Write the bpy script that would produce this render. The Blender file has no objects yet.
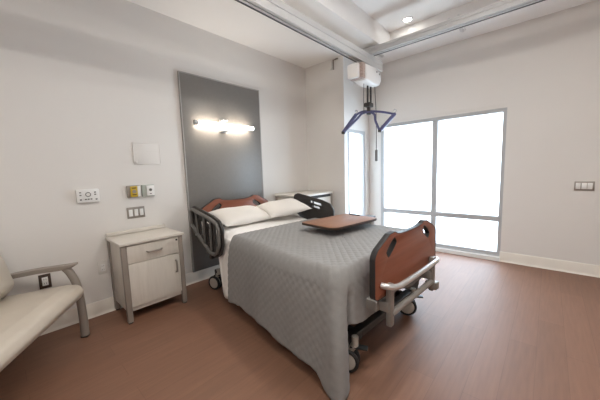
import bpy, bmesh, math, random
from mathutils import Vector, Matrix
random.seed(7)
PI = math.pi
sc = bpy.context.scene
COL = sc.collection

# ------------------------------------------------------------------ materials
def new_mat(name):
    m = bpy.data.materials.new(name); m.use_nodes = True
    nt = m.node_tree
    return m, nt, nt.nodes['Principled BSDF']

def mat(name, col, rough=0.5, metal=0.0, var=0.04, scale=6.0, bump=0.0, bscale=200.0, spec=0.5, coat=0.0):
    m, nt, b = new_mat(name)
    tc = nt.nodes.new('ShaderNodeTexCoord')
    nz = nt.nodes.new('ShaderNodeTexNoise'); nz.inputs['Scale'].default_value = scale; nz.inputs['Detail'].default_value = 4
    nt.links.new(tc.outputs['Object'], nz.inputs['Vector'])
    rp = nt.nodes.new('ShaderNodeValToRGB')
    lo = [max(0, c * (1 - var)) for c in col]; hi = [min(1, c * (1 + var)) for c in col]
    rp.color_ramp.elements[0].position = 0.3; rp.color_ramp.elements[0].color = (*lo, 1)
    rp.color_ramp.elements[1].position = 0.7; rp.color_ramp.elements[1].color = (*hi, 1)
    nt.links.new(nz.outputs['Fac'], rp.inputs['Fac']); nt.links.new(rp.outputs['Color'], b.inputs['Base Color'])
    b.inputs['Roughness'].default_value = rough; b.inputs['Metallic'].default_value = metal
    b.inputs['Specular IOR Level'].default_value = spec
    b.inputs['Coat Weight'].default_value = coat
    if bump > 0:
        n2 = nt.nodes.new('ShaderNodeTexNoise'); n2.inputs['Scale'].default_value = bscale; n2.inputs['Detail'].default_value = 3
        nt.links.new(tc.outputs['Object'], n2.inputs['Vector'])
        bp = nt.nodes.new('ShaderNodeBump'); bp.inputs['Strength'].default_value = bump; bp.inputs['Distance'].default_value = 0.002
        nt.links.new(n2.outputs['Fac'], bp.inputs['Height']); nt.links.new(bp.outputs['Normal'], b.inputs['Normal'])
    return m

def wood(name, c1, c2, rough, stretch, scale=3.0, coat=0.0):
    m, nt, b = new_mat(name)
    tc = nt.nodes.new('ShaderNodeTexCoord'); mp = nt.nodes.new('ShaderNodeMapping')
    mp.inputs['Scale'].default_value = stretch
    nt.links.new(tc.outputs['Object'], mp.inputs['Vector'])
    nz = nt.nodes.new('ShaderNodeTexNoise'); nz.inputs['Scale'].default_value = scale; nz.inputs['Detail'].default_value = 6; nz.inputs['Roughness'].default_value = 0.6
    nt.links.new(mp.outputs['Vector'], nz.inputs['Vector'])
    rp = nt.nodes.new('ShaderNodeValToRGB')
    rp.color_ramp.elements[0].position = 0.32; rp.color_ramp.elements[0].color = (*c1, 1)
    rp.color_ramp.elements[1].position = 0.68; rp.color_ramp.elements[1].color = (*c2, 1)
    nt.links.new(nz.outputs['Fac'], rp.inputs['Fac']); nt.links.new(rp.outputs['Color'], b.inputs['Base Color'])
    b.inputs['Roughness'].default_value = rough; b.inputs['Coat Weight'].default_value = coat
    return m

def floor_mat():
    m, nt, b = new_mat('floor_vinyl_planks')
    tc = nt.nodes.new('ShaderNodeTexCoord')
    mp = nt.nodes.new('ShaderNodeMapping'); mp.inputs['Rotation'].default_value = (0, 0, PI / 2)
    nt.links.new(tc.outputs['Object'], mp.inputs['Vector'])
    br = nt.nodes.new('ShaderNodeTexBrick')
    br.inputs['Color1'].default_value = (0.205, 0.102, 0.062, 1); br.inputs['Color2'].default_value = (0.230, 0.115, 0.071, 1)
    br.inputs['Mortar'].default_value = (0.178, 0.088, 0.054, 1)
    br.inputs['Scale'].default_value = 1.0; br.inputs['Mortar Size'].default_value = 0.0016
    br.inputs['Brick Width'].default_value = 1.22; br.inputs['Row Height'].default_value = 0.152; br.offset = 0.37
    nt.links.new(mp.outputs['Vector'], br.inputs['Vector'])
    mp2 = nt.nodes.new('ShaderNodeMapping'); mp2.inputs['Scale'].default_value = (22, 1.6, 1)
    nt.links.new(tc.outputs['Object'], mp2.inputs['Vector'])
    nz = nt.nodes.new('ShaderNodeTexNoise'); nz.inputs['Scale'].default_value = 2.2; nz.inputs['Detail'].default_value = 6
    nt.links.new(mp2.outputs['Vector'], nz.inputs['Vector'])
    rp = nt.nodes.new('ShaderNodeValToRGB'); rp.color_ramp.elements[0].color = (0.90, 0.90, 0.90, 1); rp.color_ramp.elements[1].color = (1.06, 1.06, 1.06, 1)
    rp.color_ramp.elements[0].position = 0.3; rp.color_ramp.elements[1].position = 0.7
    nt.links.new(nz.outputs['Fac'], rp.inputs['Fac'])
    mx = nt.nodes.new('ShaderNodeMix'); mx.data_type = 'RGBA'; mx.blend_type = 'MULTIPLY'; mx.inputs[0].default_value = 1.0
    nt.links.new(br.outputs['Color'], mx.inputs[6]); nt.links.new(rp.outputs['Color'], mx.inputs[7])
    nt.links.new(mx.outputs[2], b.inputs['Base Color'])
    b.inputs['Roughness'].default_value = 0.54; b.inputs['Specular IOR Level'].default_value = 0.62
    return m

def emit(name, col, s):
    m = bpy.data.materials.new(name); m.use_nodes = True; nt = m.node_tree; nt.nodes.clear()
    o = nt.nodes.new('ShaderNodeOutputMaterial'); e = nt.nodes.new('ShaderNodeEmission')
    e.inputs['Color'].default_value = (*col, 1); e.inputs['Strength'].default_value = s
    nt.links.new(e.outputs[0], o.inputs[0]); return m

def glass_mat():
    m = bpy.data.materials.new('window_glass'); m.use_nodes = True; nt = m.node_tree; nt.nodes.clear()
    o = nt.nodes.new('ShaderNodeOutputMaterial'); t = nt.nodes.new('ShaderNodeBsdfTransparent'); g = nt.nodes.new('ShaderNodeBsdfGlossy')
    g.inputs['Roughness'].default_value = 0.02; t.inputs['Color'].default_value = (0.96, 0.98, 0.98, 1)
    lw = nt.nodes.new('ShaderNodeLayerWeight'); lw.inputs['Blend'].default_value = 0.5
    pw = nt.nodes.new('ShaderNodeMath'); pw.operation = 'POWER'; pw.inputs[1].default_value = 5.0
    f = nt.nodes.new('ShaderNodeMath'); f.operation = 'MULTIPLY_ADD'; f.inputs[1].default_value = 0.9; f.inputs[2].default_value = 0.03
    nt.links.new(lw.outputs['Facing'], pw.inputs[0]); nt.links.new(pw.outputs[0], f.inputs[0])
    mx = nt.nodes.new('ShaderNodeMixShader')
    nt.links.new(f.outputs[0], mx.inputs[0]); nt.links.new(t.outputs[0], mx.inputs[1]); nt.links.new(g.outputs[0], mx.inputs[2]); nt.links.new(mx.outputs[0], o.inputs[0])
    return m

M = dict(
    wall=mat('painted_wall', (0.75, 0.73, 0.705), 0.6, var=0.012, scale=1.5, bump=0.05, bscale=300),
    ceil=mat('ceiling_paint', (0.88, 0.87, 0.855), 0.75, var=0.01, scale=1.5),
    base=mat('cove_base_vinyl', (0.74, 0.69, 0.62), 0.45, var=0.02),
    floor=floor_mat(),
    frame=mat('window_frame_white', (0.46, 0.47, 0.485), 0.4, var=0.01),
    sill=mat('sill_white', (0.80, 0.80, 0.79), 0.45, var=0.02),
    glass=glass_mat(),
    panel=mat('grey_wall_panel', (0.205, 0.195, 0.185), 0.38, var=0.03, scale=30),
    pedge=mat('grey_panel_edge', (0.36, 0.35, 0.34), 0.45),
    alu=mat('brushed_aluminium', (0.72, 0.72, 0.72), 0.35, 0.85, var=0.03, scale=40),
    track=mat('white_track_aluminium', (0.56, 0.56, 0.56), 0.4, 0.1, var=0.02),
    tdark=mat('track_dark', (0.10, 0.10, 0.11), 0.6),
    lamp=emit('lamp_diffuser', (1.0, 0.87, 0.72), 5.5),
    down=emit('downlight_lens', (1.0, 0.95, 0.88), 7.0),
    bright=emit('added_fill_downlight_lens', (1.0, 0.95, 0.88), 145.0),  # strong fill emission for the added out-of-frame ceiling lights
    taupe=mat('taupe_leg_finish', (0.27, 0.235, 0.205), 0.45, var=0.03),
    lam=wood('cream_laminate', (0.60, 0.565, 0.51), (0.66, 0.625, 0.57), 0.4, (14, 14, 1.2), 3.0),
    lamtop=mat('laminate_top', (0.68, 0.645, 0.59), 0.35, var=0.02),
    dark=mat('gap_shade_paint', (0.03, 0.028, 0.026), 0.7),
    nickel=mat('satin_nickel', (0.42, 0.39, 0.36), 0.35, 0.9, var=0.03),
    boardw=wood('reddish_brown_board', (0.215, 0.068, 0.036), (0.265, 0.086, 0.046), 0.38, (6, 1.2, 14), 3.0),
    edge=mat('black_edge_band', (0.022, 0.02, 0.02), 0.5),
    tablew=wood('walnut_table_top', (0.235, 0.108, 0.060), (0.300, 0.145, 0.082), 0.55, (26, 2.0, 10), 2.5),
    tabedge=mat('table_edge_brown', (0.045, 0.024, 0.016), 0.5),
    railgrey=mat('grey_rail_plastic', (0.14, 0.135, 0.126), 0.42, var=0.05),
    raildark=mat('dark_rail_plastic', (0.030, 0.026, 0.024), 0.48, var=0.08),
    bedmetal=mat('taupe_bed_metal', (0.30, 0.28, 0.26), 0.4, 0.35, var=0.04),
    beddark=mat('dark_bed_metal', (0.06, 0.058, 0.056), 0.5, 0.3, var=0.05),
    tyre=mat('black_tyre', (0.018, 0.018, 0.018), 0.65),
    hub=mat('beige_wheel_hub', (0.50, 0.46, 0.41), 0.5),
    sheet=mat('white_sheet', (0.88, 0.865, 0.845), 0.85, var=0.02, bump=0.12, bscale=60),
    pillow=mat('white_pillowcase', (0.74, 0.715, 0.68), 0.85, var=0.02, bump=0.18, bscale=30),
    matt=mat('mattress_cover', (0.62, 0.62, 0.62), 0.7, var=0.03),
    quilt=mat('grey_quilted_fabric', (0.265, 0.262, 0.258), 0.8, var=0.05, scale=25, bump=0.25, bscale=350),
    vinyl=mat('cream_vinyl', (0.60, 0.54, 0.46), 0.40, var=0.03, scale=8, bump=0.08, bscale=500),
    white=mat('white_plastic', (0.82, 0.82, 0.81), 0.4, var=0.01),
    offwhite=mat('off_white_plastic', (0.74, 0.72, 0.69), 0.45, var=0.01),
    motor=mat('white_motor_shell', (0.82, 0.81, 0.80), 0.25, var=0.01),
    grille=mat('brown_motor_panel', (0.40, 0.31, 0.275), 0.5, var=0.25, scale=60),
    strap=mat('black_strap', (0.03, 0.03, 0.034), 0.7),
    blue=mat('blue_violet_hanger', (0.072, 0.072, 0.17), 0.4, var=0.05),
    chrome=mat('steel_hook', (0.45, 0.45, 0.47), 0.3, 0.9),
    steel=mat('steel_plate', (0.36, 0.33, 0.30), 0.4, 0.75, var=0.04),
    yellow=mat('yellow_outlet_face', (0.62, 0.43, 0.03), 0.45),
    greengrey=mat('grey_green_outlet_face', (0.42, 0.46, 0.42), 0.45),
    brown=mat('brown_plate', (0.060, 0.038, 0.028), 0.5),
    black=mat('black_plastic', (0.02, 0.02, 0.02), 0.45),
    brownplastic=mat('tan_sensor', (0.55, 0.48, 0.38), 0.5),
)

# ------------------------------------------------------------------ mesh helpers
def link(name, me, m, parent=None, smooth=None):
    o = bpy.data.objects.new(name, me); COL.objects.link(o)
    if m is not None: me.materials.append(m)
    if parent is not None: o.parent = parent
    return o

def fin(name, bm, m, parent=None, smooth_angle=35, loc=None, rotz=0.0, kind=None):
    bmesh.ops.recalc_face_normals(bm, faces=bm.faces)
    me = bpy.data.meshes.new(name); bm.to_mesh(me); bm.free()
    if smooth_angle:
        for p in me.polygons: p.use_smooth = True
        try: me.set_sharp_from_angle(angle=math.radians(smooth_angle))
        except Exception: pass
    o = link(name, me, m, parent)
    if loc is not None: o.location = loc
    if rotz: o.rotation_euler = (0, 0, rotz)
    if kind: o['kind'] = kind
    return o

def box(bm, a, b, bev=0.0, seg=2, mtx=None):
    x0, y0, z0 = a; x1, y1, z1 = b
    r = bmesh.ops.create_cube(bm, size=1.0)
    vs = r['verts']
    for v in vs:
        v.co = Vector(((x0 + x1) / 2 + v.co.x * (x1 - x0), (y0 + y1) / 2 + v.co.y * (y1 - y0), (z0 + z1) / 2 + v.co.z * (z1 - z0)))
    if bev > 0:
        es = {e for v in vs for e in v.link_edges}
        rr = bmesh.ops.bevel(bm, geom=list(es), offset=bev, segments=seg, affect='EDGES', profile=0.5)
        vs = list({v for f in rr['faces'] for v in f.verts} | {v for v in vs if v.is_valid})
    if mtx is not None:
        for v in vs: v.co = mtx @ v.co
    return vs

def catmull(pts, n=6, closed=False):
    P = [Vector(p) for p in pts]; out = []
    N = len(P); rng = N if closed else N - 1
    for i in range(rng):
        p1, p2 = P[i], P[(i + 1) % N]
        p0 = P[(i - 1) % N] if closed or i > 0 else p1 + (p1 - p2)
        p3 = P[(i + 2) % N] if closed or i + 2 < N else p2 + (p2 - p1)
        for k in range(n):
            t = k / n
            out.append(0.5 * ((2 * p1) + (-p0 + p2) * t + (2 * p0 - 5 * p1 + 4 * p2 - p3) * t * t + (-p0 + 3 * p1 - 3 * p2 + p3) * t ** 3))
    if not closed: out.append(P[-1])
    return out

def tube(bm, pts, r, n=10, closed=False, sx=1.0, up=None):
    P = [Vector(p) for p in pts]; N = len(P); rings = []
    ref = Vector(up) if up else None
    prev = None
    for i in range(N):
        a = P[(i - 1) % N] if closed or i > 0 else P[i]
        c = P[(i + 1) % N] if closed or i < N - 1 else P[i]
        t = (c - a).normalized()
        if ref is not None:
            s = t.cross(ref)
            if s.length < 1e-4: s = t.orthogonal()
        elif prev is None: s = t.orthogonal()
        else: s = prev - t * prev.dot(t)
        s.normalize(); prev = s; w = t.cross(s)
        rr = r[i] if isinstance(r, (list, tuple)) else r
        rings.append([bm.verts.new(P[i] + s * (rr * sx * math.cos(2 * PI * k / n)) + w * (rr * math.sin(2 * PI * k / n))) for k in range(n)])
    for i in range(N if closed else N - 1):
        A, B = rings[i], rings[(i + 1) % N]
        for k in range(n):
            bm.faces.new((A[k], A[(k + 1) % n], B[(k + 1) % n], B[k]))
    if not closed:
        bm.faces.new(rings[0][::-1]); bm.faces.new(rings[-1])

def lathe(bm, prof, n=24, mtx=None):
    rings = []
    for r, z in prof:
        if r < 1e-6: rings.append([bm.verts.new((0, 0, z))])
        else: rings.append([bm.verts.new((r * math.cos(2 * PI * k / n), r * math.sin(2 * PI * k / n), z)) for k in range(n)])
    for A, B in zip(rings, rings[1:]):
        for k in range(n):
            k2 = (k + 1) % n
            f = [A[0] if len(A) == 1 else A[k], A[0] if len(A) == 1 else A[k2], B[0] if len(B) == 1 else B[k2], B[0] if len(B) == 1 else B[k]]
            u = []
            for v in f:
                if v not in u: u.append(v)
            if len(u) >= 3: bm.faces.new(u)
    if mtx is not None:
        for R in rings:
            for v in R: v.co = mtx @ v.co

def rounded(poly, rad, n=5):
    out = []; N = len(poly)
    for i, p in enumerate(poly):
        p = Vector(p); r = rad[i] if isinstance(rad, (list, tuple)) else rad
        a = Vector(poly[i - 1]) - p; b = Vector(poly[(i + 1) % N]) - p
        la, lb = a.length, b.length; a.normalize(); b.normalize()
        ang = a.angle(b); d = min(r / max(math.tan(ang / 2), 1e-3), la * 0.48, lb * 0.48)
        A = p + a * d; B = p + b * d
        for k in range(n + 1):
            t = k / n
            out.append((1 - t) ** 2 * A + 2 * t * (1 - t) * p + t * t * B)
    return out

def plate(name, outer, holes, thick, m, parent, mtx, bevel=0.003):
    """flat outline with holes, given real thickness; mtx maps (x, y, thickness) to the parent's space"""
    cu = bpy.data.curves.new(name, 'CURVE'); cu.dimensions = '2D'; cu.fill_mode = 'BOTH'
    cu.extrude = max(thick / 2 - bevel, 0.0005); cu.bevel_depth = bevel; cu.bevel_resolution = 1
    cu.offset = -bevel
    for pts in [outer] + list(holes):
        sp = cu.splines.new('POLY'); sp.points.add(len(pts) - 1); sp.use_cyclic_u = True
        for q, p in zip(sp.points, pts): q.co = (p[0], p[1], 0, 1)
    tmp = bpy.data.objects.new('plate_source', cu); COL.objects.link(tmp)
    bpy.context.view_layer.update()
    dg = bpy.context.evaluated_depsgraph_get()
    me = bpy.data.meshes.new_from_object(tmp.evaluated_get(dg))
    bpy.data.objects.remove(tmp); bpy.data.curves.remove(cu)
    bm = bmesh.new(); bm.from_mesh(me); bpy.data.meshes.remove(me)
    bmesh.ops.remove_doubles(bm, verts=bm.verts, dist=1e-5)
    for v in bm.verts: v.co = mtx @ v.co
    return fin(name, bm, m, parent, 30)

def thing(name, label, cat, loc=(0, 0, 0), rotz=0.0, group=None):
    o = bpy.data.objects.new(name, None); COL.objects.link(o); o.empty_display_size = 0.1
    o.location = loc; o.rotation_euler = (0, 0, rotz); o['label'] = label; o['category'] = cat
    if group: o['group'] = group
    return o
def tag(o, label, cat, group=None):
    o['label'] = label; o['category'] = cat
    if group: o['group'] = group
    return o
def dup(root, loc, label=None):
    r = root.copy(); COL.objects.link(r); r.location = loc
    if label: r['label'] = label
    for ch in list(root.children):
        c = ch.copy(); COL.objects.link(c); c.parent = r
        for g in list(ch.children):
            d = g.copy(); COL.objects.link(d); d.parent = c
    return r
def part(name, parent, m, *boxes, bev=0.002, ang=35):
    bm = bmesh.new()
    for a, b in boxes: box(bm, a, b, bev)
    return fin(name, bm, m, parent, ang)
def B2(*boxes):
    bm = bmesh.new()
    for a, b in boxes: box(bm, a, b)
    return bm

# ------------------------------------------------------------------ the room
XW, YW, YB, XR = -3.09, 4.412, 3.63, -2.342     # head wall, window wall, boxed-out wall, its return
XE, YE = 2.7, -2.4                              # side and rear walls out of frame
ZS, ZT = 2.97, 3.23                             # soffit and raised ceiling
H = 3.35
WX0, WX1, WZ0, WZ1 = -2.125, -0.425, 0.06, 2.0  # big window
NY0, NY1, NZ0, NZ1 = 3.715, 4.28, 0.06, 1.91    # narrow window in the return

def structure(name, bm, m, ang=0):
    return fin(name, bm, m, None, ang, kind='structure')
structure('floor', B2(((XW - .12, YE - .12, -0.1), (XE + .12, YW + .2, 0))), M['floor'])
structure('wall_left', B2(((XW - .12, YE, 0), (XW, YB, H))), M['wall'])
structure('wall_center', B2(((XW - .12, YB, 0), (XR, YB + .08, H))), M['wall'])
structure('wall_alcove', B2(((XR - .08, YB + .08, 0), (XR, NY0, H)), ((XR - .08, NY1, 0), (XR, YW, H)),
                            ((XR - .08, NY0, 0), (XR, NY1, NZ0)), ((XR - .08, NY0, NZ1), (XR, NY1, H))), M['wall'])
structure('wall_front', B2(((XR - .08, YW, 0), (WX0, YW + .2, H)), ((WX1, YW, 0), (XE + .12, YW + .2, H)),
                           ((WX0, YW, 0), (WX1, YW + .2, WZ0)), ((WX0, YW, WZ1), (WX1, YW + .2, H))), M['wall'])
structure('wall_right', B2(((XE, YE, 0), (XE + .12, YW, H))), M['wall'])
structure('wall_rear', B2(((XW - .12, YE - .12, 0), (XE + .12, YE, H))), M['wall'])
TX0, TX1, TY0, TY1 = -1.80, 1.9, -1.6, 4.03
structure('ceiling', B2(((XW, YE, ZS), (TX0, YW, ZS + .36)), ((TX1, YE, ZS), (XE, YW, ZS + .36)),
                        ((TX0, YE, ZS), (TX1, TY0, ZS + .36)), ((TX0, TY1, ZS), (TX1, YW, ZS + .36)),
                        ((TX0, TY0, ZT), (TX1, TY1, ZS + .36))), M['ceil'])

def baseboard(name, a, b, out):
    # coved vinyl base: upright with a flared toe; a->b along the wall foot, out = direction into the room
    a, b, out = Vector(a), Vector(b), Vector(out)
    prof = [(0, 0), (0.030, 0), (0.028, 0.004), (0.018, 0.012), (0.012, 0.026), (0.010, 0.125), (0.006, 0.13), (0, 0.13)]
    bm = bmesh.new()
    R = [[bm.verts.new(p + out * d + Vector((0, 0, z))) for d, z in prof] for p in (a, b)]
    n = len(prof)
    for k in range(n): bm.faces.new((R[0][k], R[0][(k + 1) % n], R[1][(k + 1) % n], R[1][k]))
    bm.faces.new(R[0]); bm.faces.new(R[1][::-1])
    fin(name, bm, M['base'], None, 40, kind='structure')
baseboard('baseboard_left', (XW, YE, 0), (XW, YB, 0), (1, 0, 0))
baseboard('baseboard_center', (XW + .03, YB, 0), (XR, YB, 0), (0, -1, 0))
baseboard('baseboard_alcove', (XR, YB, 0), (XR, NY0, 0), (1, 0, 0))
baseboard('baseboard_front', (WX1 - .005, YW, 0), (XE, YW, 0), (0, -1, 0))
baseboard('baseboard_right', (XE, YW, 0), (XE, YE, 0), (-1, 0, 0))

# big window: frame, mullion, transom, panes
w = fin('window_1', B2(((WX0, YW + .005, WZ0), (WX0 + .055, YW + .12, WZ1)), ((WX1 - .04, YW + .005, WZ0), (WX1, YW + .12, WZ1)),
                       ((WX0 + .055, YW + .005, WZ0), (WX1 - .04, YW + .12, WZ0 + .055)), ((WX0 + .055, YW + .005, WZ1 - .05), (WX1 - .04, YW + .12, WZ1)),
                       ((-1.312, YW + .012, WZ0 + .055), (-1.238, YW + .115, WZ1 - .05)),
                       ((WX0 + .055, YW + .014, 0.528), (-1.312, YW + .112, 0.598)), ((-1.238, YW + .014, 0.528), (WX1 - .04, YW + .112, 0.598))),
        M['frame'], None, 0, kind='structure')
for xa, xb in ((WX0 + .055, -1.312), (-1.238, WX1 - .04)):
    for za, zb in ((WZ0 + .055, .528), (.598, WZ1 - .05)):
        fin('pane', B2(((xa, YW + .06, za), (xb, YW + .066, zb))), M['glass'], w, 0)
fin('trim_1', B2(((WX0 - .02, YW - .035, 0), (WX1 + .0, YW, 0.052))), M['sill'], None, 0, kind='structure')
fin('trim_2', B2(((WX0, YW - .004, WZ1), (WX1 + .01, YW, WZ1 + .045)), ((WX0, YW - .012, WZ1 + .036), (WX1 + .01, YW, WZ1 + .045))), M['wall'], None, 0, kind='structure')
w2 = fin('window_2', B2(((XR - .08, NY0, NZ0), (XR - .01, NY0 + .05, NZ1)), ((XR - .08, NY1 - .05, NZ0), (XR - .01, NY1, NZ1)),
                        ((XR - .08, NY0 + .05, NZ0), (XR - .01, NY1 - .05, NZ0 + .05)), ((XR - .08, NY0 + .05, NZ1 - .05), (XR - .01, NY1 - .05, NZ1))),
         M['frame'], None, 0, kind='structure')
fin('pane', B2(((XR - .05, NY0 + .05, NZ0 + .05), (XR - .044, NY1 - .05, NZ1 - .05))), M['glass'], w2, 0)
fin('dark_gap_strip', B2(((XR - .012, NY0 + .05, NZ0 + .05), (XR - .006, NY0 + .066, NZ1 - .05))), M['black'], w2, 0)  # black strip standing for the dark gap along one jamb

# grey wall panel behind the bed
p = thing('wall_panel', 'tall grey panel on the wall behind the bed', 'wall panel', (XW, 2.023, 0.13))
part('panel_face', p, M['panel'], ((0.0, -.555, 0.0), (0.024, .555, 2.28)))
part('edge_trim', p, M['pedge'], ((0.0, -.567, 0.0), (0.027, -.5555, 2.292)), ((0, .5555, 0), (0.027, .567, 2.292)), ((0, -.5555, 2.2805), (0.027, .5555, 2.292)), bev=0.001)

# ------------------------------------------------------------------ lamps
lp = thing('wall_lamp', 'lit tubular lamp with silver bracket on the grey panel', 'wall lamp', (XW + .027, 1.965, 1.872))
bm = bmesh.new(); tube(bm, [(0.075, -.365, 0), (0.075, .415, 0)], 0.023, 20); fin('diffuser_tube', bm, M['lamp'], lp, 40)
bm = bmesh.new(); tube(bm, [(0.075, -.405, 0), (0.075, -.3655, 0)], 0.029, 20); fin('end_cap', bm, M['alu'], lp, 40)
bm = bmesh.new(); tube(bm, [(0.075, .4155, 0), (0.075, .44, 0)], 0.029, 20); fin('end_cap', bm, M['alu'], lp, 40)
part('bracket', lp, M['alu'], ((0, -.04, -.075), (0.012, .04, .075)), ((0.012, -.036, .056), (0.085, .036, .073)), ((0.012, -.036, -.073), (0.085, .036, -.056)), bev=.003)

def downlight(loc, label):
    t = thing('ceiling_light', label, 'ceiling light', loc, 0, 'recessed ceiling lights')
    bm = bmesh.new(); lathe(bm, [(0.048, -0.002), (0.052, -0.008), (0.068, -0.006), (0.070, 0.0), (0.048, 0.0), (0.048, -.002)], 28); fin('trim_ring', bm, M['white'], t, 40)
    bm = bmesh.new(); lathe(bm, [(0, -0.004), (0.047, -0.004), (0.047, 0.0), (0, 0.0)], 28); fin('lens', bm, M['down'], t, 40)
    return t
d0 = downlight((-1.485, 3.86, ZT), 'small round recessed ceiling light above the window end of the room')
for x, y, l in ((-0.75, 2.25, 'added recessed ceiling light out of frame over the foot of the bed'), (-0.4, 0.4, 'added recessed ceiling light out of frame over the floor in front of the nightstand'),
                (0.7, 1.9, 'added recessed ceiling light out of frame over the open floor to the right of the bed'), (-0.4, -1.0, 'added recessed ceiling light out of frame over the floor in front of the sofa'),
                (0.7, 0.4, 'added recessed ceiling light out of frame in the middle of the raised ceiling')):
    t = dup(d0, (x, y, ZT), l)  # unseen lights added to light the room more evenly
    for c in t.children:
        if c.name.startswith('lens'): c.data = c.data.copy(); c.data.materials[0] = M['bright']

# ------------------------------------------------------------------ ceiling lift
def rail_profile(w, h):
    # closed track with a slot along its underside and a groove on each flank
    g = .010
    return [(-w, h), (w, h), (w, h * .56), (w - .006, h * .54), (w - .006, h * .46), (w, h * .44), (w, 0), (g, 0), (g, .02), (-g, .02), (-g, 0), (-w, 0), (-w, h * .44), (-w + .006, h * .46), (-w + .006, h * .54), (-w, h * .56)]
def rail(name, a, b, w, h, parent):
    a, b = Vector(a), Vector(b); d = (b - a).normalized(); s = d.cross(Vector((0, 0, 1)))
    bm = bmesh.new(); pr = rail_profile(w, h)
    R = [[bm.verts.new(p + s * x + Vector((0, 0, z))) for x, z in pr] for p in (a, b)]
    n = len(pr)
    for k in range(n): bm.faces.new((R[0][k], R[0][(k + 1) % n], R[1][(k + 1) % n], R[1][k]))
    bm.faces.new(R[0]); bm.faces.new(R[1][::-1])
    return fin(name, bm, M['track'], parent, 0)
RY = 3.665
fr = thing('ceiling_rail', 'white fixed lift rail running along the ceiling beside the window wall', 'ceiling rail', (0, RY, 2.85))
rail('track', (-2.06, 0, 0), (2.2, 0, 0), 0.042, 0.085, fr)
part('end_cap', fr, M['tdark'], ((-2.072, -.043, .002), (-2.0605, .043, .083)))
bm = bmesh.new(); box(bm, (-2.06, .0425, -.006), (2.2, .054, .016)); fin('dark_strip', bm, M['tdark'], fr, 0)  # dark strip along the far lower edge of the rail
for x in (-1.96, -0.88, 0.9):
    part('mount_bracket', fr, M['alu'], ((x - .014, .03, .0975), (x + .014, TY1 + .08 - RY, .108)), ((x - .03, TY1 + .004 - RY, .1082), (x + .03, TY1 + .08 - RY, ZS - 2.85)), ((x - .05, -.03, .0855), (x + .05, .03, .097)), ((x - .06, -.036, .086), (x - .04, -.026, .108)), ((x + .04, -.036, .086), (x + .06, -.026, .108)))
mr = thing('traverse_rail', 'long white lift rail running over the bed towards the window', 'ceiling rail', (-1.925, 0, 2.70))
rail('track', (0, -1.4, 0), (0, 3.97, 0), 0.038, 0.138, mr)
part('dark_strip', mr, M['tdark'], ((-.050, -1.4, -.006), (-.0385, 3.97, .016)), bev=0)  # dark line down the rail's lower left edge
part('trolley', mr, M['alu'], ((-.05, RY - .03, .1385), (.05, RY + .03, .149)), ((-.012, RY - .008, .149), (.012, RY + .008, .16)))
part('end_cap', mr, M['alu'], ((-.037, 3.9705, .004), (.037, 3.985, .134)))
# motor
mo = thing('lift_motor', 'white rounded lift motor hanging at the window end of the long rail', 'lift motor', (-1.93, 3.565, 2.43))
outl = rounded([(-.20, .02), (-.20, .225), (.10, .235), (.24, .185), (.27, .10), (.21, .012), (.05, 0)], [.04, .03, .05, .06, .07, .06, .05], 6)
bm = bmesh.new()
xs = [(-.105, .86), (-.095, .95), (-.07, 1.0), (.07, 1.0), (.095, .95), (.105, .86)]
rings = []
for x, s in xs:
    rings.append([bm.verts.new((x, .02 + (q.x - .02) * s, .13 + (q.y - .13) * s)) for q in outl])
for A, Bq in zip(rings, rings[1:]):
    for k in range(len(A)): bm.faces.new((A[k], A[(k + 1) % len(A)], Bq[(k + 1) % len(A)], Bq[k]))
bm.faces.new(rings[0][::-1]); bm.faces.new(rings[-1])
fin('housing', bm, M['motor'], mo, 45)
part('side_cover', mo, M['motor'], ((-.10, -.335, .03), (.06, -.271, .215)), bev=.02)
part('control_panel', mo, M['grille'], ((-.095, -.27, .03), (.098, -.2005, .222)), bev=.006)
for y in (-.16, .06): part('trolley_hanger', mo, M['alu'], ((-.02, y, .225), (.02, y + .06, .267)))
for (y, z) in ((.10, .175), (.18, .16)):
    bm = bmesh.new(); tube(bm, [(.1045, y, z), (.109, y, z)], .011, 12); fin('button', bm, M['black'], mo)
for y in (.035, .125):
    part('lift_strap', mo, M['strap'], ((-.010, y - .010, -.2245), (.010, y + .010, .01)), bev=.002)
bm = bmesh.new(); tube(bm, [(0, -.07, .03), (0, -.075, -.2), (.005, -.08, -.40)], .0045, 8); fin('emergency_cord', bm, M['strap'], mo)
cb = fin('control_cord', (lambda b: (tube(b, catmull([(.03, .19, .03), (.03, .20, -.1), (.03, .225, -.3), (.03, .235, -.6), (.03, .235, -.88)], 6), .0048, 8), b)[1])(bmesh.new()), M['strap'], mo)
fin('handset', (lambda b: (box(b, (.012, .222, -1.04), (.048, .25, -.875), .008), b)[1])(bmesh.new()), M['railgrey'], cb)
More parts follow.
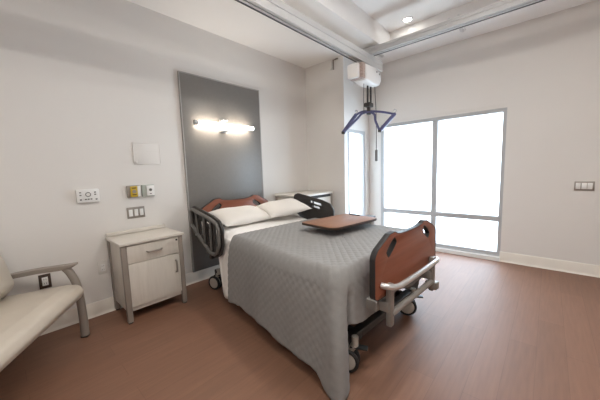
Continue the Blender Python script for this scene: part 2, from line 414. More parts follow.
# hanger bar
r_ = Vector((.74, .672, 0)); f_ = Vector((-.672, .74, 0)); K = Vector((-1.93, 3.63, 2.10))
hb = thing('hanger_bar', 'dark blue four-point lift hanger hanging from the straps under the white motor', 'lift hanger', K)
Z = Vector((0, 0, 1))
A = r_ * -.155 + f_ * .13 + Z * -.03; Cc = r_ * .40 + f_ * .10 + Z * -.04
Bp = r_ * -.385 - f_ * .12 + Z * -.31; D = r_ * .12 - f_ * .12 + Z * -.30
for a, b in ((A, Bp), (Cc, D)):
    bm = bmesh.new(); tube(bm, [a, b], .027, 14); fin('side_arm', bm, M['blue'], hb, 40)
bm = bmesh.new(); tube(bm, catmull([A, A * .55 + r_ * .0 + Z * .015, r_ * .02 + f_ * .05 + Z * .0, Cc * .5 + Z * .006, Cc], 8), .016, 12); fin('crossbar', bm, M['blue'], hb, 40)
bm = bmesh.new(); tube(bm, catmull([Bp, Bp * .5 + Z * .02, r_ * -.10 - f_ * .03 + Z * -.045, r_ * .0 - f_ * .02 + Z * -.025, r_ * .07 - f_ * .03 + Z * -.06, D * .62 + Z * .03, D], 8), .016, 12); fin('crossbar', bm, M['blue'], hb, 40)
for q, s in ((A, 1), (Cc, 1), (Bp, -1), (D, -1)):
    bm = bmesh.new(); tube(bm, catmull([q, q + Z * .02 + r_ * .015, q + Z * .055 + r_ * .022, q + Z * .065 + r_ * 0.0, q + Z * .05 - r_ * .012], 5) if s > 0 else [q + Z * .012, q - Z * .016], .008 if s > 0 else .024, 10)
    fin('hook' if s > 0 else 'end_cap', bm, M['chrome'] if s > 0 else M['raildark'], hb, 40)
fin('strap_block', (lambda b: (box(b, (-.045, -.06, .045), (.045, .06, .105), .012), box(b, (-.022, -.022, -.045), (.022, .022, .047), .01), b)[2])(bmesh.new()), M['raildark'], hb)
fin('swivel', (lambda b: (lathe(b, [(0, -.06), (.03, -.055), (.034, -.03), (.02, -.01), (0, -.01)], 16), b)[1])(bmesh.new()), M['beddark'], hb)

# sensor high on the boxed-out wall
s_ = thing('wall_sensor', 'small tan sensor on a bracket high on the wall near the ceiling', 'sensor', (-2.545, YB, 2.80))
part('mount_arm', s_, M['taupe'], ((.07, -.02, .135), (.115, 0, .150)), ((.026, -.02, .0), (.036, 0, .145)), ((.0365, -.015, .136), (.0695, 0, .144)), bev=.002)
part('sensor_body', s_, M['offwhite'], ((-.030, -.05, .005), (.0255, 0, .125)), bev=.008)

# ------------------------------------------------------------------ wall devices on the head wall (local: x out of wall, y along, z up)
XF = XW + .0005
def devbox(name, label, cat, y, z): return thing(name, label, cat, (XF, y, z))
t = devbox('thermostat', 'white wall-mounted nurse call station with a ring and small buttons', 'call station', .540, 1.128)
part('housing', t, M['white'], ((0, -.084, -.060), (.032, .084, .060)), bev=.008)
bm = bmesh.new(); tube(bm, [(.034, .018 * math.cos(a), .012 + .018 * math.sin(a)) for a in [2 * PI * k / 20 for k in range(20)]], .003, 6, closed=True); fin('ring_mark', bm, M['railgrey'], t)
for y, z in ((-.055, .032), (-.055, .008), (.052, .03), (.052, .01), (-.056, -.032), (.058, -.034), (-.02, -.03), (.0, -.03), (.02, -.03)):
    part('button', t, M['black'] if abs(y) > .055 else M['railgrey'], ((.032, y - .007, z - .005), (.035, y + .007, z + .005)), bev=.001)
t.name = 'wall_call_station'
t = devbox('gas_outlet', 'medical wall outlet with a yellow face', 'wall outlet', .910, 1.137)
part('frame', t, M['steel'], ((0, -.058, -.060), (.030, .058, .060)), bev=.004)
fp = part('face', t, M['yellow'], ((.0302, -.034, -.052), (.042, .030, .052)), bev=.004)
part('side_cover', t, M['white'], ((.0302, .031, -.054), (.038, .056, .054)), bev=.002)
bm = bmesh.new(); tube(bm, [(.042, -.002, .0), (.050, -.002, .0)], .018, 20); fin('port', bm, M['steel'], t)
for za, zb in ((-.036, -.027), (.03, .04)): part('label_strip', t, M['brown'], ((.042, -.02, za), (.0425, .018, zb)), bev=0)
t = devbox('gas_outlet', 'white medical wall outlet with a grey-green frame beside the yellow one', 'wall outlet', 1.044, 1.137)
part('frame', t, M['greengrey'], ((0, -.058, -.060), (.030, .058, .060)), bev=.004)
part('face', t, M['white'], ((.0302, -.020, -.052), (.043, .054, .052)), bev=.004)
bm = bmesh.new(); tube(bm, [(.043, .015, .008), (.050, .015, .008)], .014, 20); fin('port', bm, M['railgrey'], t)
part('latch', t, M['black'], ((.043, .006, -.034), (.047, .024, -.028)), bev=.001)
t = devbox('light_switch', 'steel plate with three white rocker switches below the medical outlets', 'light switch', .918, .923)
part('plate', t, M['steel'], ((0, -.080, -.056), (.007, .080, .056)), bev=.002)
for y in (-.049, 0, .049): part('rocker', t, M['white'], ((.007, y - .017, -.034), (.012, y + .017, .034)), bev=.002)
t = devbox('notice_panel', 'blank white frame on the wall above the outlets', 'notice panel', 1.072, 1.515)
part('backing', t, M['wall'], ((0, -.130, -.110), (.006, .130, .110)), bev=.001)
part('frame', t, M['offwhite'], ((.006, -.13, .102), (.009, .13, .11)), ((.006, -.13, -.11), (.009, .13, -.102)), ((.006, -.13, -.102), (.009, -.122, .102)), ((.006, .122, -.102), (.009, .13, .102)), bev=.001)
part('divider', t, M['offwhite'], ((.006, -.122, .022), (.007, .122, .025)), ((.006, -.098, -.102), (.007, -.095, .102)), bev=0)
part('clip', t, M['offwhite'], ((.0095, -.115, -.098), (.014, -.098, -.075)), bev=.001)
t = devbox('wall_outlet', 'brown-framed electrical outlet behind the armrest of the sofa', 'wall outlet', .188, .440)
part('plate', t, M['brown'], ((0, -.038, -.060), (.007, .038, .060)), bev=.002)
part('receptacle', t, M['white'], ((.007, -.019, -.036), (.010, .019, .036)), bev=.001)
for y, z in ((-.008, .012), (.005, .012), (-.008, -.022), (.005, -.022)): part('socket_slot', t, M['black'], ((.010, y, z), (.0104, y + .003, z + .010)), bev=0)
t = devbox('wall_outlet', 'white electrical outlet low on the wall between sofa and nightstand', 'wall outlet', .592, .440)
part('plate', t, M['offwhite'], ((0, -.038, -.060), (.007, .038, .060)), bev=.002)
part('receptacle', t, M['white'], ((.007, -.017, -.034), (.010, .017, .034)), bev=.001)
for y, z in ((-.008, .012), (.005, .012), (-.008, -.022), (.005, -.022)): part('socket_slot', t, M['railgrey'], ((.010, y, z), (.0104, y + .003, z + .010)), bev=0)
t = thing('light_switch', 'steel switch plate on the wall to the right of the window', 'light switch', (.306, YW - .0005, 1.017))
part('plate', t, M['steel'], ((-.080, -.008, -.052), (.080, 0, .052)), bev=.002)
for a, b in ((-.068, -.030), (-.022, .020), (.024, .064)): part('rocker', t, M['white'], ((a, -.013, -.034), (b, -.008, .034)), bev=.002)

# ------------------------------------------------------------------ bedside cabinet and dresser (front faces +x)
nt_ = thing('nightstand', 'cream nightstand with drawer and door on taupe legs left of the bed', 'nightstand', (-2.865, .910, 0))
Wd, Dp, Hh = .265, .215, .70
part('body', nt_, M['lam'], ((-Dp + .008, -Wd + .012, .10), (Dp - .022, Wd - .012, Hh)))
part('worktop', nt_, M['lamtop'], ((-Dp, -Wd - .012, Hh), (Dp + .015, Wd + .012, Hh + .024)), bev=.005)
part('back_lip', nt_, M['lamtop'], ((-Dp, -Wd - .005, Hh + .0242), (-Dp + .022, Wd + .005, Hh + .062)), bev=.006)
dr = part('drawer', nt_, M['lam'], ((Dp - .021, -Wd + .044, .533), (Dp - .003, Wd - .044, .690)), bev=.003)
def handle(nm, par, a, b, m=M['nickel']):
    a, b = Vector(a), Vector(b); o = Vector((.026, 0, 0)); bm = bmesh.new(); d = (b - a) * .12
    tube(bm, catmull([a, a + o * .8 + d * .3, a + o + d * 1.5, b + o - d * 1.5, b + o * .8 - d * .3, b], 5), .0075, 10); return fin(nm, bm, m, par, 50)
handle('handle', dr, (Dp - .003, -.065, .612), (Dp - .003, .060, .612))
part('lock', dr, M['black'], ((Dp - .003, .195, .655), (Dp, .213, .672)), bev=.002)
do = part('door', nt_, M['lam'], ((Dp - .021, -Wd + .044, .140), (Dp - .003, Wd - .044, .527)), bev=.003)
handle('handle', do, (Dp - .003, .180, .350), (Dp - .003, .180, .465))
for sx in (-1, 1):
    for sy in (-1, 1):
        x = sx * (Dp - .022); y = sy * (Wd - .022)
        lg = part('leg', nt_, M['taupe'], ((x - .021, y - .021, .012), (x + .021, y + .021, Hh - .0005)), bev=.003)
        part('foot_pad', lg, M['black'], ((x - .016, y - .016, 0), (x + .016, y + .016, .012)), bev=.002)

ds = thing('dresser', 'cream dresser in the corner behind the far side of the bed', 'dresser', (-2.795, 3.18, 0))
Wd, Dp, Hh = .375, .265, .915
part('body', ds, M['lam'], ((-Dp + .008, -Wd + .012, .10), (Dp - .022, Wd - .012, Hh)))
part('worktop', ds, M['lamtop'], ((-Dp, -Wd - .012, Hh), (Dp + .015, Wd + .012, Hh + .026)), bev=.005)
part('back_lip', ds, M['lamtop'], ((-Dp, -Wd - .005, Hh + .0262), (-Dp + .02, Wd + .005, Hh + .045)), bev=.006)
for z0, z1 in ((.14, .395), (.401, .65), (.656, .87)):
    dr = part('drawer', ds, M['lam'], ((Dp - .021, -Wd + .044, z0), (Dp - .003, Wd - .044, z1)), bev=.003)
    handle('handle', dr, (Dp - .003, -.065, (z0 + z1) / 2), (Dp - .003, .065, (z0 + z1) / 2))
part('painted_gap_shade', ds, M['dark'], ((Dp - .0215, -Wd + .044, .872), (Dp - .012, Wd - .044, Hh - .001)), bev=0)  # near-black strip paints in the shade of the gap under the worktop
for sx in (-1, 1):
    for sy in (-1, 1):
        x = sx * (Dp - .022); y = sy * (Wd - .022)
        lg = part('leg', ds, M['taupe'], ((x - .021, y - .021, .012), (x + .021, y + .021, Hh - .0005)), bev=.003)
        part('foot_pad', lg, M['black'], ((x - .016, y - .016, 0), (x + .016, y + .016, .012)), bev=.002)

# ------------------------------------------------------------------ sofa
so = thing('sofa', 'cream vinyl sofa with taupe open arms against the left wall', 'sofa', (-2.345, -.297, 0), math.radians(-31))
L = .69
def sofa_arm(x):
    # open arm: curved front post and sloping top bar in one bend
    bm = bmesh.new()
    pts = catmull([(x, .352, .012), (x, .352, .20), (x, .340, .42), (x, .305, .54), (x, .262, .603)], 6)
    tube(bm, pts, [.026 + .004 * (1 - i / len(pts)) for i in range(len(pts))], 12, sx=1.0, up=(1, 0, 0))
    leg = fin('front_leg', bm, M['taupe'], so, 50)
    part('foot_pad', leg, M['black'], ((x - .024, .328, 0), (x + .024, .376, .012)), bev=.002)
    bm = bmesh.new()
    prof = [(.355, .622), (.33, .618), (.25, .612), (.10, .606), (-.05, .590), (-.18, .566)]
    R = []
    for i, (y, z) in enumerate(prof):
        hw = .034 if i else .022; th = (.016, .026, .034, .034, .034, .030)[i]
        R.append([bm.verts.new((x + a * hw, y, z + b)) for a, b in ((-1, -.004), (-.9, 0), (.9, 0), (1, -.004), (1, -th + .006), (.8, -th), (-.8, -th), (-1, -th + .006))])
    for a, b in zip(R, R[1:]):
        for k in range(8): bm.faces.new((a[k], a[(k + 1) % 8], b[(k + 1) % 8], b[k]))
    bm.faces.new(R[0]); bm.faces.new(R[-1][::-1]); fin('armrest', bm, M['taupe'], so, 40)
    bm = bmesh.new(); tube(bm, [(x, -.20, .012), (x, -.20, .58)], .024, 10); leg = fin('rear_leg', bm, M['taupe'], so, 50)
    part('foot_pad', leg, M['black'], ((x - .02, -.22, 0), (x + .02, -.18, .012)), bev=.002)
sofa_arm(-L); sofa_arm(L)
def loft(bm, secs):
    R = [[bm.verts.new(p) for p in s] for s in secs]; n = len(R[0])
    for a, b in zip(R, R[1:]):
        for k in range(n): bm.faces.new((a[k], a[(k + 1) % n], b[(k + 1) % n], b[k]))
    bm.faces.new(R[0]); bm.faces.new(R[-1][::-1])
seat = rounded([(.372, .345), (.405, .395), (.375, .455), (.29, .464), (-.20, .425), (-.20, .31), (.18, .31)], [.02, .04, .05, .1, .03, .03, .08], 6)
bm = bmesh.new(); secs = []
for x, s in [(-L + .030, .80), (-L + .034, .92), (-L + .046, 1.0)] + [(-L + .055 + (2 * L - .11) * k / 10, 1.0) for k in range(1, 11)] + [(L - .040, .92), (L - .035, .80)]:
    secs.append([(x, .08 + (q.x - .08) * s, .385 + (q.y - .385) * s) for q in seat])
loft(bm, secs); fin('seat_cushion', bm, M['vinyl'], so, 60)
back = rounded([(-.085, .435), (.0, .52), (-.045, .72), (-.13, .90), (-.175, .92), (-.215, .88), (-.19, .435)], [.03, .08, .1, .03, .03, .03, .03], 6)
bm = bmesh.new(); secs = []
for x, s in [(-L + .06, .6), (-L + .065, .85), (-L + .08, 1.0)] + [(-L + .08 + (2 * L - .16) * k / 6, 1.0) for k in range(1, 7)] + [(L - .065, .85), (L - .06, .6)]:
    secs.append([(x, -.11 + (q.x + .11) * s, .67 + (q.y - .67) * (1 - (1 - s) * .25)) for q in back])
loft(bm, secs); fin('back_cushion', bm, M['vinyl'], so, 60)
part('seat_frame', so, M['taupe'], ((-L + .03, -.205, .275), (L - .03, .20, .3095)), bev=.006)

# ------------------------------------------------------------------ hospital bed (local u: head to foot, v: towards the far side)
BL = (-1.8, 1.935, 0); BR = math.radians(-3.5)
bed = thing('hospital_bed', 'adjustable hospital bed with reddish-brown head and foot boards', 'bed', BL, BR)
def lift(u): return max(0.0, -.28 - u) * .15
bm = bmesh.new()
for s in (-1, 1): box(bm, (-1.03, s * .37 - .03, .42), (1.09, s * .37 + .03, .485), .006)
for u in (-1.0, -.4, .3, .95): box(bm, (u - .03, -.34, .425), (u + .03, .34, .48), .004)
box(bm, (-1.02, -.50, .49), (1.0, .50, .535), .01)
fin('bed_frame', bm, M['bedmetal'], bed)
bm = bmesh.new()
box(bm, (-.88, -.40, .16), (.95, -.34, .22), .006); box(bm, (-.88, .34, .16), (.95, .40, .22), .006)
for u in (-.86, .92): box(bm, (u - .03, -.46, .165), (u + .03, .46, .225), .006)
for s in (-1, 1):
    for u0, u1 in ((-.6, -.25), (.62, .27)):
        tube(bm, [(u0, s * .30, .20), (u1, s * .30, .45)], .028, 8)
fin('lift_base', bm, M['beddark'], bed)
def caster(u, v, yaw, lab):
    wm = Matrix.Translation((u, v, .078)) @ Matrix.Rotation(yaw, 4, 'Z') @ Matrix.Rotation(PI / 2, 4, 'X')
    bm = bmesh.new()
    for s in (-1, 1):
        mm = wm @ Matrix.Translation((0, 0, s * .024))
        lathe(bm, [(.058, -.012), (.070, -.014), (.078, -.006), (.078, .006), (.070, .014), (.058, .012), (.058, -.012)], 28, mm)
    c = fin('caster_wheel', bm, M['tyre'], bed, 40)
    bm = bmesh.new()
    for s in (-1, 1):
        mm = wm @ Matrix.Translation((0, 0, s * .024))
        lathe(bm, [(0, -.015), (.03, -.017), (.057, -.011), (.057, .011), (.03, .017), (0, .015)], 28, mm)
    fin('wheel_hub', bm, M['hub'], c, 40)
    bm = bmesh.new()
    R = Matrix.Translation((u, v, 0)) @ Matrix.Rotation(yaw, 4, 'Z')
    pts = [R @ Vector(p) for p in ((0.0, 0, .075), (.01, 0, .12), (.035, 0, .165), (.05, 0, .185))]
    tube(bm, pts, [.012, .016, .022, .026], 10)
    tube(bm, [R @ Vector((.05, 0, .165)), R @ Vector((.05, 0, .24))], .022, 12)
    fin('caster_fork', bm, M['hub'], c, 50)
    bm = bmesh.new(); box(bm, (.02, -.022, .165), (.13, .022, .178), .005, mtx=R); fin('brake_pedal', bm, M['black'], c)
caster(-.885, -.455, math.radians(20), ''); caster(-.885, .445, math.radians(15), '')
caster(.925, -.475, math.radians(25), ''); caster(.905, .44, math.radians(30), '')

MU = lambda u: Matrix(((0, 0, 1, u), (1, 0, 0, 0), (0, 1, 0, 0), (0, 0, 0, 1)))       # plate x->v, y->z, thickness->u
MV = lambda v: Matrix(((1, 0, 0, 0), (0, 0, 1, v), (0, 1, 0, 0), (0, 0, 0, 1)))       # plate x->u, y->z, thickness->v
def shrink(pts, d, closed=True):
    P = [Vector((p[0], p[1])) for p in pts]; n = len(P); out = []
    area = sum(P[i].x * P[(i + 1) % n].y - P[(i + 1) % n].x * P[i].y for i in range(n))
    sg = 1 if area > 0 else -1
    for i in range(n):
        t = (P[(i + 1) % n] - P[i - 1])
        if t.length < 1e-9: out.append(P[i]); continue
        t.normalize(); out.append(P[i] + Vector((-t.y, t.x)) * d * sg)
    return out
def board(name, u, w, zb, zt):
    h = zt - zb
    half = [(.93, .0), (1.0, .05), (1.0, .70), (.93, .80), (.62, .985), (.48, 1.0), (.40, .955), (.22, .93)]
    poly = [(-w * a, zb + h * b) for a, b in reversed(half)]
    poly = [(w * a, zb + h * b) for a, b in half] + [(-w * a, zb + h * b) for a, b in reversed(half)]
    rad = [.02, .05, .06, .08, .05, .03, .05, .1]; rad = rad + rad[::-1]
    out = rounded(poly, rad, 4)
    holes = []
    for s in (-1, 1):
        c = Vector((s * w * .575, zb + h * .76)); d = Vector((s * .80, -.60)); n = Vector((.6 * s, .80)); hl, hw = .056, .029
        ring = [c + d * (hl * max(-1, min(1, 1.6 * math.cos(a)))) * 1 + n * hw * math.sin(a) + d * .012 * math.cos(a) for a in [2 * PI * k / 24 for k in range(24)]]
        holes.append([tuple(q) for q in ring])
    b = plate(name, shrink(out, .0035), holes, .034, M['boardw'], bed, MU(u), .003)
    plate('edge_band', out, [shrink(out, .004)], .037, M['edge'], b, MU(u), .002)
    for hq in holes:
        plate('grip_liner', shrink(hq, -.0005), [shrink(hq, .003)], .036, M['edge'], b, MU(u), .001)
    return b
board('footboard', 1.105, .470, .515, .898)
board('headboard', -1.09, .50, .52, .995)
# head board posts, foot bumper and end frame
for s in (-1, 1):
    bm = bmesh.new(); box(bm, (-1.115, s * .30 - .025, .40), (-1.09 - .0195, s * .30 + .025, .70), .005); box(bm, (-1.115, s * .30 - .025, .40), (-1.02, s * .30 + .025, .45), .005)
    fin('headboard_post', bm, M['bedmetal'], bed)
for s in (-1, 1):
    bm = bmesh.new(); box(bm, (1.128, s * .335 - .022, .33), (1.165, s * .335 + .022, .60), .008); box(bm, (1.06, s * .335 - .03, .42), (1.15, s * .335 + .03, .485), .008)
    fin('footboard_post', bm, M['bedmetal'], bed)
bm = bmesh.new()
tube(bm, catmull([(1.126, -.405, .605), (1.155, -.395, .602), (1.185, -.335, .590), (1.192, -.22, .585), (1.192, .22, .585), (1.185, .325, .585), (1.155, .375, .575), (1.126, .385, .56)], 6), .018, 12, up=(0, 0, 1))
fin('foot_bumper', bm, M['alu'], bed, 50)
bm = bmesh.new(); tube(bm, [(1.150, -.335, .405), (1.150, .335, .405)], .02, 12); box(bm, (1.10, .315, .34), (1.19, .38, .40), .01); fin('end_crossbar', bm, M['bedmetal'], bed, 50)

RP = [(-1.0, .74), (-.995, .925), (-.93, .945), (-.53, .882), (-.405, .845), (-.36, .775), (-.37, .62), (-.42, .53), (-.50, .49), (-.60, .505), (-.78, .60)]
def side_rail(v, s, du, dz, lower=True):
    pts = [(u + du, z + dz) for u, z in RP]
    out = rounded(pts, .05, 5)
    tilt = -.15
    def P(u, z): return (u + du, z + dz)
    # dark inner panel with see-through slots
    def slot(u0, z0, u1, z1, w):
        a, b = Vector(P(u0, z0)), Vector(P(u1, z1)); d = (b - a).normalized(); n = Vector((-d.y, d.x))
        q = []
        for k in range(9): q.append(b + (d * math.cos(-PI / 2 + PI * k / 8) + n * math.sin(-PI / 2 + PI * k / 8)) * w)
        for k in range(9): q.append(a + (d * math.cos(PI / 2 + PI * k / 8) + n * math.sin(PI / 2 + PI * k / 8)) * w)
        return q
    holes = [slot(-.70, .862, -.535, .832, .014), slot(-.675, .812, -.57, .793, .013),
             slot(-.90, .80, -.90, .74, .035), slot(-.78, .79, -.78, .68, .03), slot(-.47, .77, -.48, .62, .03), slot(-.62, .72, -.62, .62, .035)]
    if not lower: holes = holes[:2]
    pn = plate('side_rail', shrink(out, -.012), holes, .024, M['raildark'], bed, MV(v), .006)
    bm = bmesh.new()
    loop = [(q.x, v + s * .026, q.y) for q in shrink(out, .024)]
    tube(bm, loop, .017, 10, closed=True, up=(0, 1, 0)); fin('rail_frame', bm, M['railgrey'], pn, 60)
    for ua, za, ub, zb in ((-.86, .905, -.84, .645), (-.69, .88, -.69, .565), (-.55, .86, -.56, .52)):
        bm = bmesh.new(); a = P(ua, za); b = P(ub, zb)
        tube(bm, [(a[0], v + s * .024, a[1]), (b[0], v + s * .024, b[1])], .011, 8); fin('rail_bar', bm, M['railgrey'], pn, 60)
    bm = bmesh.new()
    a = P(-.56, .55)
    tube(bm, catmull([(a[0], v + s * .012, a[1]), (a[0] - .03, v + s * .02, a[1] - .08), (a[0] - .06, v * .9, .46), (a[0] - .05, v * .80, .44)], 5), .018, 10)
    box(bm, (a[0] - .12, v + s * .013 - .012, a[1] - .05), (a[0] + .02, v + s * .013 + .012, a[1] + .0), .006)
    fin('rail_arm', bm, M['beddark'], pn, 50)
    return pn
side_rail(-.612, -1, 0.0, 0.0)
side_rail(.612, 1, .315, .045, False)

# mattress
mt = bpy.data.objects
bm = bmesh.new(); secs = []
prof = rounded([(-.525, .537), (.525, .537), (.525, .690), (-.525, .690)], .045, 4)
for k in range(41):
    u = -1.045 + 1.97 * k / 40; s = 1.0 - (.04 if k in (0, 40) else 0)
    secs.append([(u, q.x * s, q.y + lift(u)) for q in prof])
loft(bm, secs)
tag(fin('mattress', bm, M['matt'], None, 50, BL, BR), 'grey mattress on the hospital bed under the bedding', 'mattress')

# white sheet
def smooth(t): t = max(0, min(1, t)); return t * t * (3 - 2 * t)
def cloth(name, rows, m, thick, parent=None, ang=70):
    bm = bmesh.new(); R = [[bm.verts.new(p) for p in r] for r in rows]
    for a, b in zip(R, R[1:]):
        for k in range(len(a) - 1):
            bm.faces.new((a[k], a[k + 1], b[k + 1], b[k]))
    me = bpy.data.meshes.new(name); bm.to_mesh(me); bm.free()
    for p in me.polygons: p.use_smooth = True
    o = link(name, me, m, parent); o.location = BL; o.rotation_euler = (0, 0, BR)
    sd = o.modifiers.new('thickness', 'SOLIDIFY'); sd.thickness = thick; sd.offset = 1.0
    return o
rows = []
for i in range(61):
    u = -1.03 + .83 * i / 60
    e = .572; row = []
    drop = .10 + .47 * smooth((u + .53) / .05)
    side = []
    for j in range(14):
        t = 1 - j / 13
        wv = .006 * math.sin(u * 60 + 2) * t
        side.append((e + .012 * t + wv, .655 - drop * t))
    top = [(e - .12 * t, .702 - .05 * (1 - t) ** 2 * 1.0) for t in [k / 8 for k in range(1, 9)]]
    pr = side + top
    for y, z in pr: row.append((u, -y, z + lift(u) * smooth((z - .45) / .2)))
    for k in range(1, 40):
        v = -(e - .12) + 2 * (e - .12) * k / 40
        row.append((u, v, .702 + lift(u) + .0025 * math.sin(v * 23 + u * 9) * math.sin(u * 31)))
    for y, z in reversed(pr): row.append((u, y, z + lift(u) * smooth((z - .45) / .2)))
    rows.append(row)
tag(cloth('bed_sheet', rows, M['sheet'], .003), 'white sheet showing between the pillows and the grey bedspread', 'sheet')

# grey quilted bedspread
def bedspread():
    U0, UF, VE = -.27, 1.005, .665
    path = []
    n1 = 120
    ve = lambda u: .598 + .067 * smooth((u - U0) / 1.0)
    rc = .075
    for k in range(n1): u = U0 + (UF - rc - U0) * k / n1; path.append((u, -ve(u)))
    for k in range(16):
        a = PI / 2 * k / 16; path.append((UF - rc + rc * math.sin(a), -(VE - rc) - rc * math.cos(a)))
    for k in range(91): path.append((UF, -(VE - rc) + 2 * (VE - rc) * k / 90))
    for k in range(1, 17):
        a = PI / 2 * k / 16; path.append((UF - rc + rc * math.cos(a), (VE - rc) + rc * math.sin(a)))
    for k in range(1, n1 + 1): u = UF - rc - (UF - rc - U0) * k / n1; path.append((u, ve(u)))
    N = len(path); S = [0.0]
    for a, b in zip(path, path[1:]): S.append(S[-1] + math.hypot(b[0] - a[0], b[1] - a[1]))
    near_c = (S[n1] + S[n1 + 16]) / 2; far_c = S[-1] - near_c
    rows = []; cell = .062; q = .0062
    def quilt(a, b):
        x = (a + b) / cell; y = (a - b) / cell
        return q * (abs(math.sin(PI * x / 1.0)) ** .45 * abs(math.sin(PI * y / 1.0)) ** .45 - .6)
    for i in range(N):
        p = Vector(path[i]); a = Vector(path[max(i - 1, 0)]); b = Vector(path[min(i + 1, N - 1)])
        t = (b - a).normalized(); nrm = Vector((t.y, -t.x)); s = S[i]
        dc = min(abs(s - near_c), abs(s - far_c))
        sgn = (s - near_c) if abs(s - near_c) < abs(s - far_c) else (far_c - s)     # <0 side, >0 foot
        nearc = 1.0 if abs(s - near_c) < abs(s - far_c) else 0.0
        foot = smooth((sgn - .045 + .15 * (1 - nearc)) / .05)
        hem = (.105 + .03 * math.sin(s * 3.1 + .6) + .012 * math.sin(s * 13)) * (1 - foot) + (.40 - .05 * math.sin(sgn * 5)) * foot
        hem = hem + nearc * (.012 - hem) * math.exp(-(min(0, sgn + .03) / .055) ** 2 - (max(0, sgn - .035) / .03) ** 2)
        row = []
        # top from the centre line outwards
        c = Vector((min(p.x, .55), 0.0)); dist = (p - c).length; M_ = 64
        for j in range(M_):
            f = j / M_; x = c + (p - c) * f; d = dist * (1 - f)
            z = .722 - .085 * (1 - min(d / .065, 1)) ** 2
            z += quilt(x.x, x.y) * min(1, d / .03 + .3)
            row.append((x.x, x.y, z))
        z0 = .722 - .085
        for j in range(40):
            f = j / 39; z = z0 + (hem - z0) * f
            fl = .016 * math.sin(min(1, f * 3) * PI / 2) + .020 * f
            fl *= (1 - .7 * foot)
            fl += .010 * f * math.sin(s * 11 + 1.3) * (1 - foot) + .005 * f * math.sin(s * 27)
            fl += nearc * .060 * math.exp(-((sgn + .005) / .031) ** 2) * smooth(f * 1.6)
            fl -= nearc * .045 * math.exp(-((sgn - .075) / .026) ** 2) * smooth(f * 2.6)
            fl += quilt(s, z) * .8
            o2 = p + nrm * fl
            row.append((o2.x, o2.y, z))
        rows.append(row)
    return cloth('bedspread', rows, M['quilt'], .006)
tag(bedspread(), 'grey quilted bedspread hanging over the sides of the bed', 'bedspread')

# pillows
def pillow(label, loc, yaw, pitch, roll, w=.62, l=.43, t=.15):
    bm = bmesh.new(); n = 30
    def P(a, b, s):
        ex = 1 - .10 * (b * b) * (1 - abs(a) ** 6 * .4); ey = 1 - .09 * (a * a) * (1 - abs(b) ** 6 * .4)
        h = (max(0, 1 - abs(a) ** 2.6) * max(0, 1 - abs(b) ** 2.6)) ** .55
        h *= 1 + .06 * math.sin(a * 5 + b * 3) + .04 * math.sin(b * 9 - a * 2)
        return Vector((b * l / 2 * ex, a * w / 2 * ey, s * h * t / 2 * (1.0 if s > 0 else .8)))
    g = [[[bm.verts.new(P(-1 + 2 * i / n, -1 + 2 * j / n, s)) for j in range(n + 1)] for i in range(n + 1)] for s in (1, -1)]
    for q, s in ((g[0], 1), (g[1], -1)):
        for i in range(n):
            for j in range(n): bm.faces.new((q[i][j], q[i + 1][j], q[i + 1][j + 1], q[i][j + 1]))
    bmesh.ops.remove_doubles(bm, verts=bm.verts, dist=1e-4)
    o = fin('pillow', bm, M['pillow'], None, 70)
    bm2 = None
    R = Matrix.Rotation(BR, 4, 'Z') @ Matrix.Rotation(yaw, 4, 'Z') @ Matrix.Rotation(pitch, 4, 'Y') @ Matrix.Rotation(roll, 4, 'X')
    W = Matrix.Translation(BL) @ Matrix.Rotation(BR, 4, 'Z') @ Vector(loc)
    o.matrix_world = Matrix.Translation(W) @ R
    return tag(o, label, 'pillow', 'white pillows at the head of the bed')
pillow('white pillow on the near side of the bed beside the nightstand', (-.665, -.215, .826), math.radians(1), math.radians(13), 0, .66, .46, .13)
pillow('white pillow on the far side of the bed beside the dresser', (-.545, .295, .860), math.radians(-12), math.radians(11), math.radians(5), .57, .46, .13)

# ------------------------------------------------------------------ overbed table
tb = thing('overbed_table', 'brown wood-topped overbed table standing over the middle of the bed', 'overbed table', (-1.455, 2.16, 0), math.radians(-7))
outl = rounded([(-.215, -.32), (.215, -.32), (.215, .33), (-.215, .33)], [.05, .09, .07, .05], 6)
TZ = .80
top = plate('table_top', shrink(outl, .004), [], .022, M['tablew'], tb, Matrix.Translation((0, 0, TZ)), .004)
plate('edge_band', outl, [shrink(outl, .0045)], .020, M['tabedge'], top, Matrix.Translation((0, 0, TZ - .0015)), .003)
part('release_lever', tb, M['black'], ((-.13, .295, TZ + .0115), (.0, .322, TZ + .022)), bev=.003)
part('column', tb, M['bedmetal'], ((-.045, .46, .10), (.035, .52, TZ - .05)), bev=.006)
part('support_arm', tb, M['beddark'], ((-.05, -.1, TZ - .040), (.05, .52, TZ - .0115)), bev=.006)
bm = bmesh.new(); box(bm, (-.24, .46, .06), (.24, .52, .10), .008); box(bm, (-.24, -.10, .06), (-.20, .46, .09), .006); box(bm, (.20, -.10, .06), (.24, .46, .09), .006)
bs = fin('base', bm, M['bedmetal'], tb)
for x in (-.22, .22):
    for y in (-.07, .49):
        bm = bmesh.new(); tube(bm, [(x - .012, y, .030), (x + .012, y, .030)], .030, 18); fin('caster_wheel', bm, M['tyre'], bs, 50)

# ------------------------------------------------------------------ daylight, camera
wd = bpy.data.worlds.new('overcast_daylight'); sc.world = wd; wd.use_nodes = True
bg = wd.node_tree.nodes['Background']; bg.inputs['Strength'].default_value = 1.65
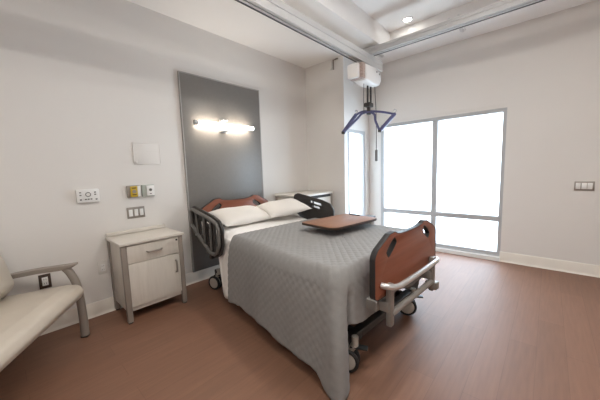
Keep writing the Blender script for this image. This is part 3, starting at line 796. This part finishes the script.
# overcast sky, a little brighter overhead, over pale ground
nt = wd.node_tree; tc = nt.nodes.new('ShaderNodeTexCoord'); sp = nt.nodes.new('ShaderNodeSeparateXYZ'); nt.links.new(tc.outputs['Generated'], sp.inputs[0])
rp = nt.nodes.new('ShaderNodeValToRGB'); mr_ = nt.nodes.new('ShaderNodeMapRange'); mr_.inputs['From Min'].default_value = -1.0
nt.links.new(sp.outputs['Z'], mr_.inputs['Value']); nt.links.new(mr_.outputs[0], rp.inputs['Fac'])
e = rp.color_ramp.elements; e[0].position = 0.0; e[0].color = (0.70, 0.80, 0.90, 1); e[1].position = 1.0; e[1].color = (0.90, 1.05, 1.25, 1)
q = e.new(0.49); q.color = (0.70, 0.84, 0.99, 1); q = e.new(0.53); q.color = (0.72, 0.86, 1.0, 1)
nt.links.new(rp.outputs['Color'], bg.inputs['Color'])
def portal(name, loc, rot, sx, sy):
    l = bpy.data.lights.new(name, 'AREA'); l.shape = 'RECTANGLE'; l.size = sx; l.size_y = sy
    l.cycles.is_portal = True
    o = bpy.data.objects.new(name, l); COL.objects.link(o); o.location = loc; o.rotation_euler = rot
portal('window_daylight', ((WX0 + WX1) / 2, YW + .16, (WZ0 + WZ1) / 2), (-PI / 2, 0, 0), WX1 - WX0, WZ1 - WZ0)
portal('narrow_window_daylight', (XR - .10, (NY0 + NY1) / 2, (NZ0 + NZ1) / 2), (0, -PI / 2, 0), NZ1 - NZ0, NY1 - NY0)

yaw, pit, rol, f = math.radians(-42.25502), math.radians(6.30022), math.radians(-1.84501), 273.771
fw = Vector((math.sin(yaw) * math.cos(pit), math.cos(yaw) * math.cos(pit), -math.sin(pit)))
r = Vector((math.cos(yaw), -math.sin(yaw), 0)); u = r.cross(fw)
r2 = r * math.cos(rol) + u * math.sin(rol); u2 = -r * math.sin(rol) + u * math.cos(rol)
cam = bpy.data.cameras.new('camera'); cam.sensor_width = 36; cam.lens = f / 600 * 36; cam.clip_start = .02
co = bpy.data.objects.new('camera', cam); COL.objects.link(co)
co.matrix_world = Matrix(((r2.x, u2.x, -fw.x, 0), (r2.y, u2.y, -fw.y, 0), (r2.z, u2.z, -fw.z, 1.3), (0, 0, 0, 1)))
sc.camera = co
sc.view_settings.view_transform = 'Standard'; sc.view_settings.look = 'None'
sc.view_settings.gamma = 1.0; sc.view_settings.use_curve_mapping = False
sc.view_settings.exposure = 2.58
sc.cycles.diffuse_bounces = 8; sc.cycles.max_bounces = 14; sc.cycles.transparent_max_bounces = 12
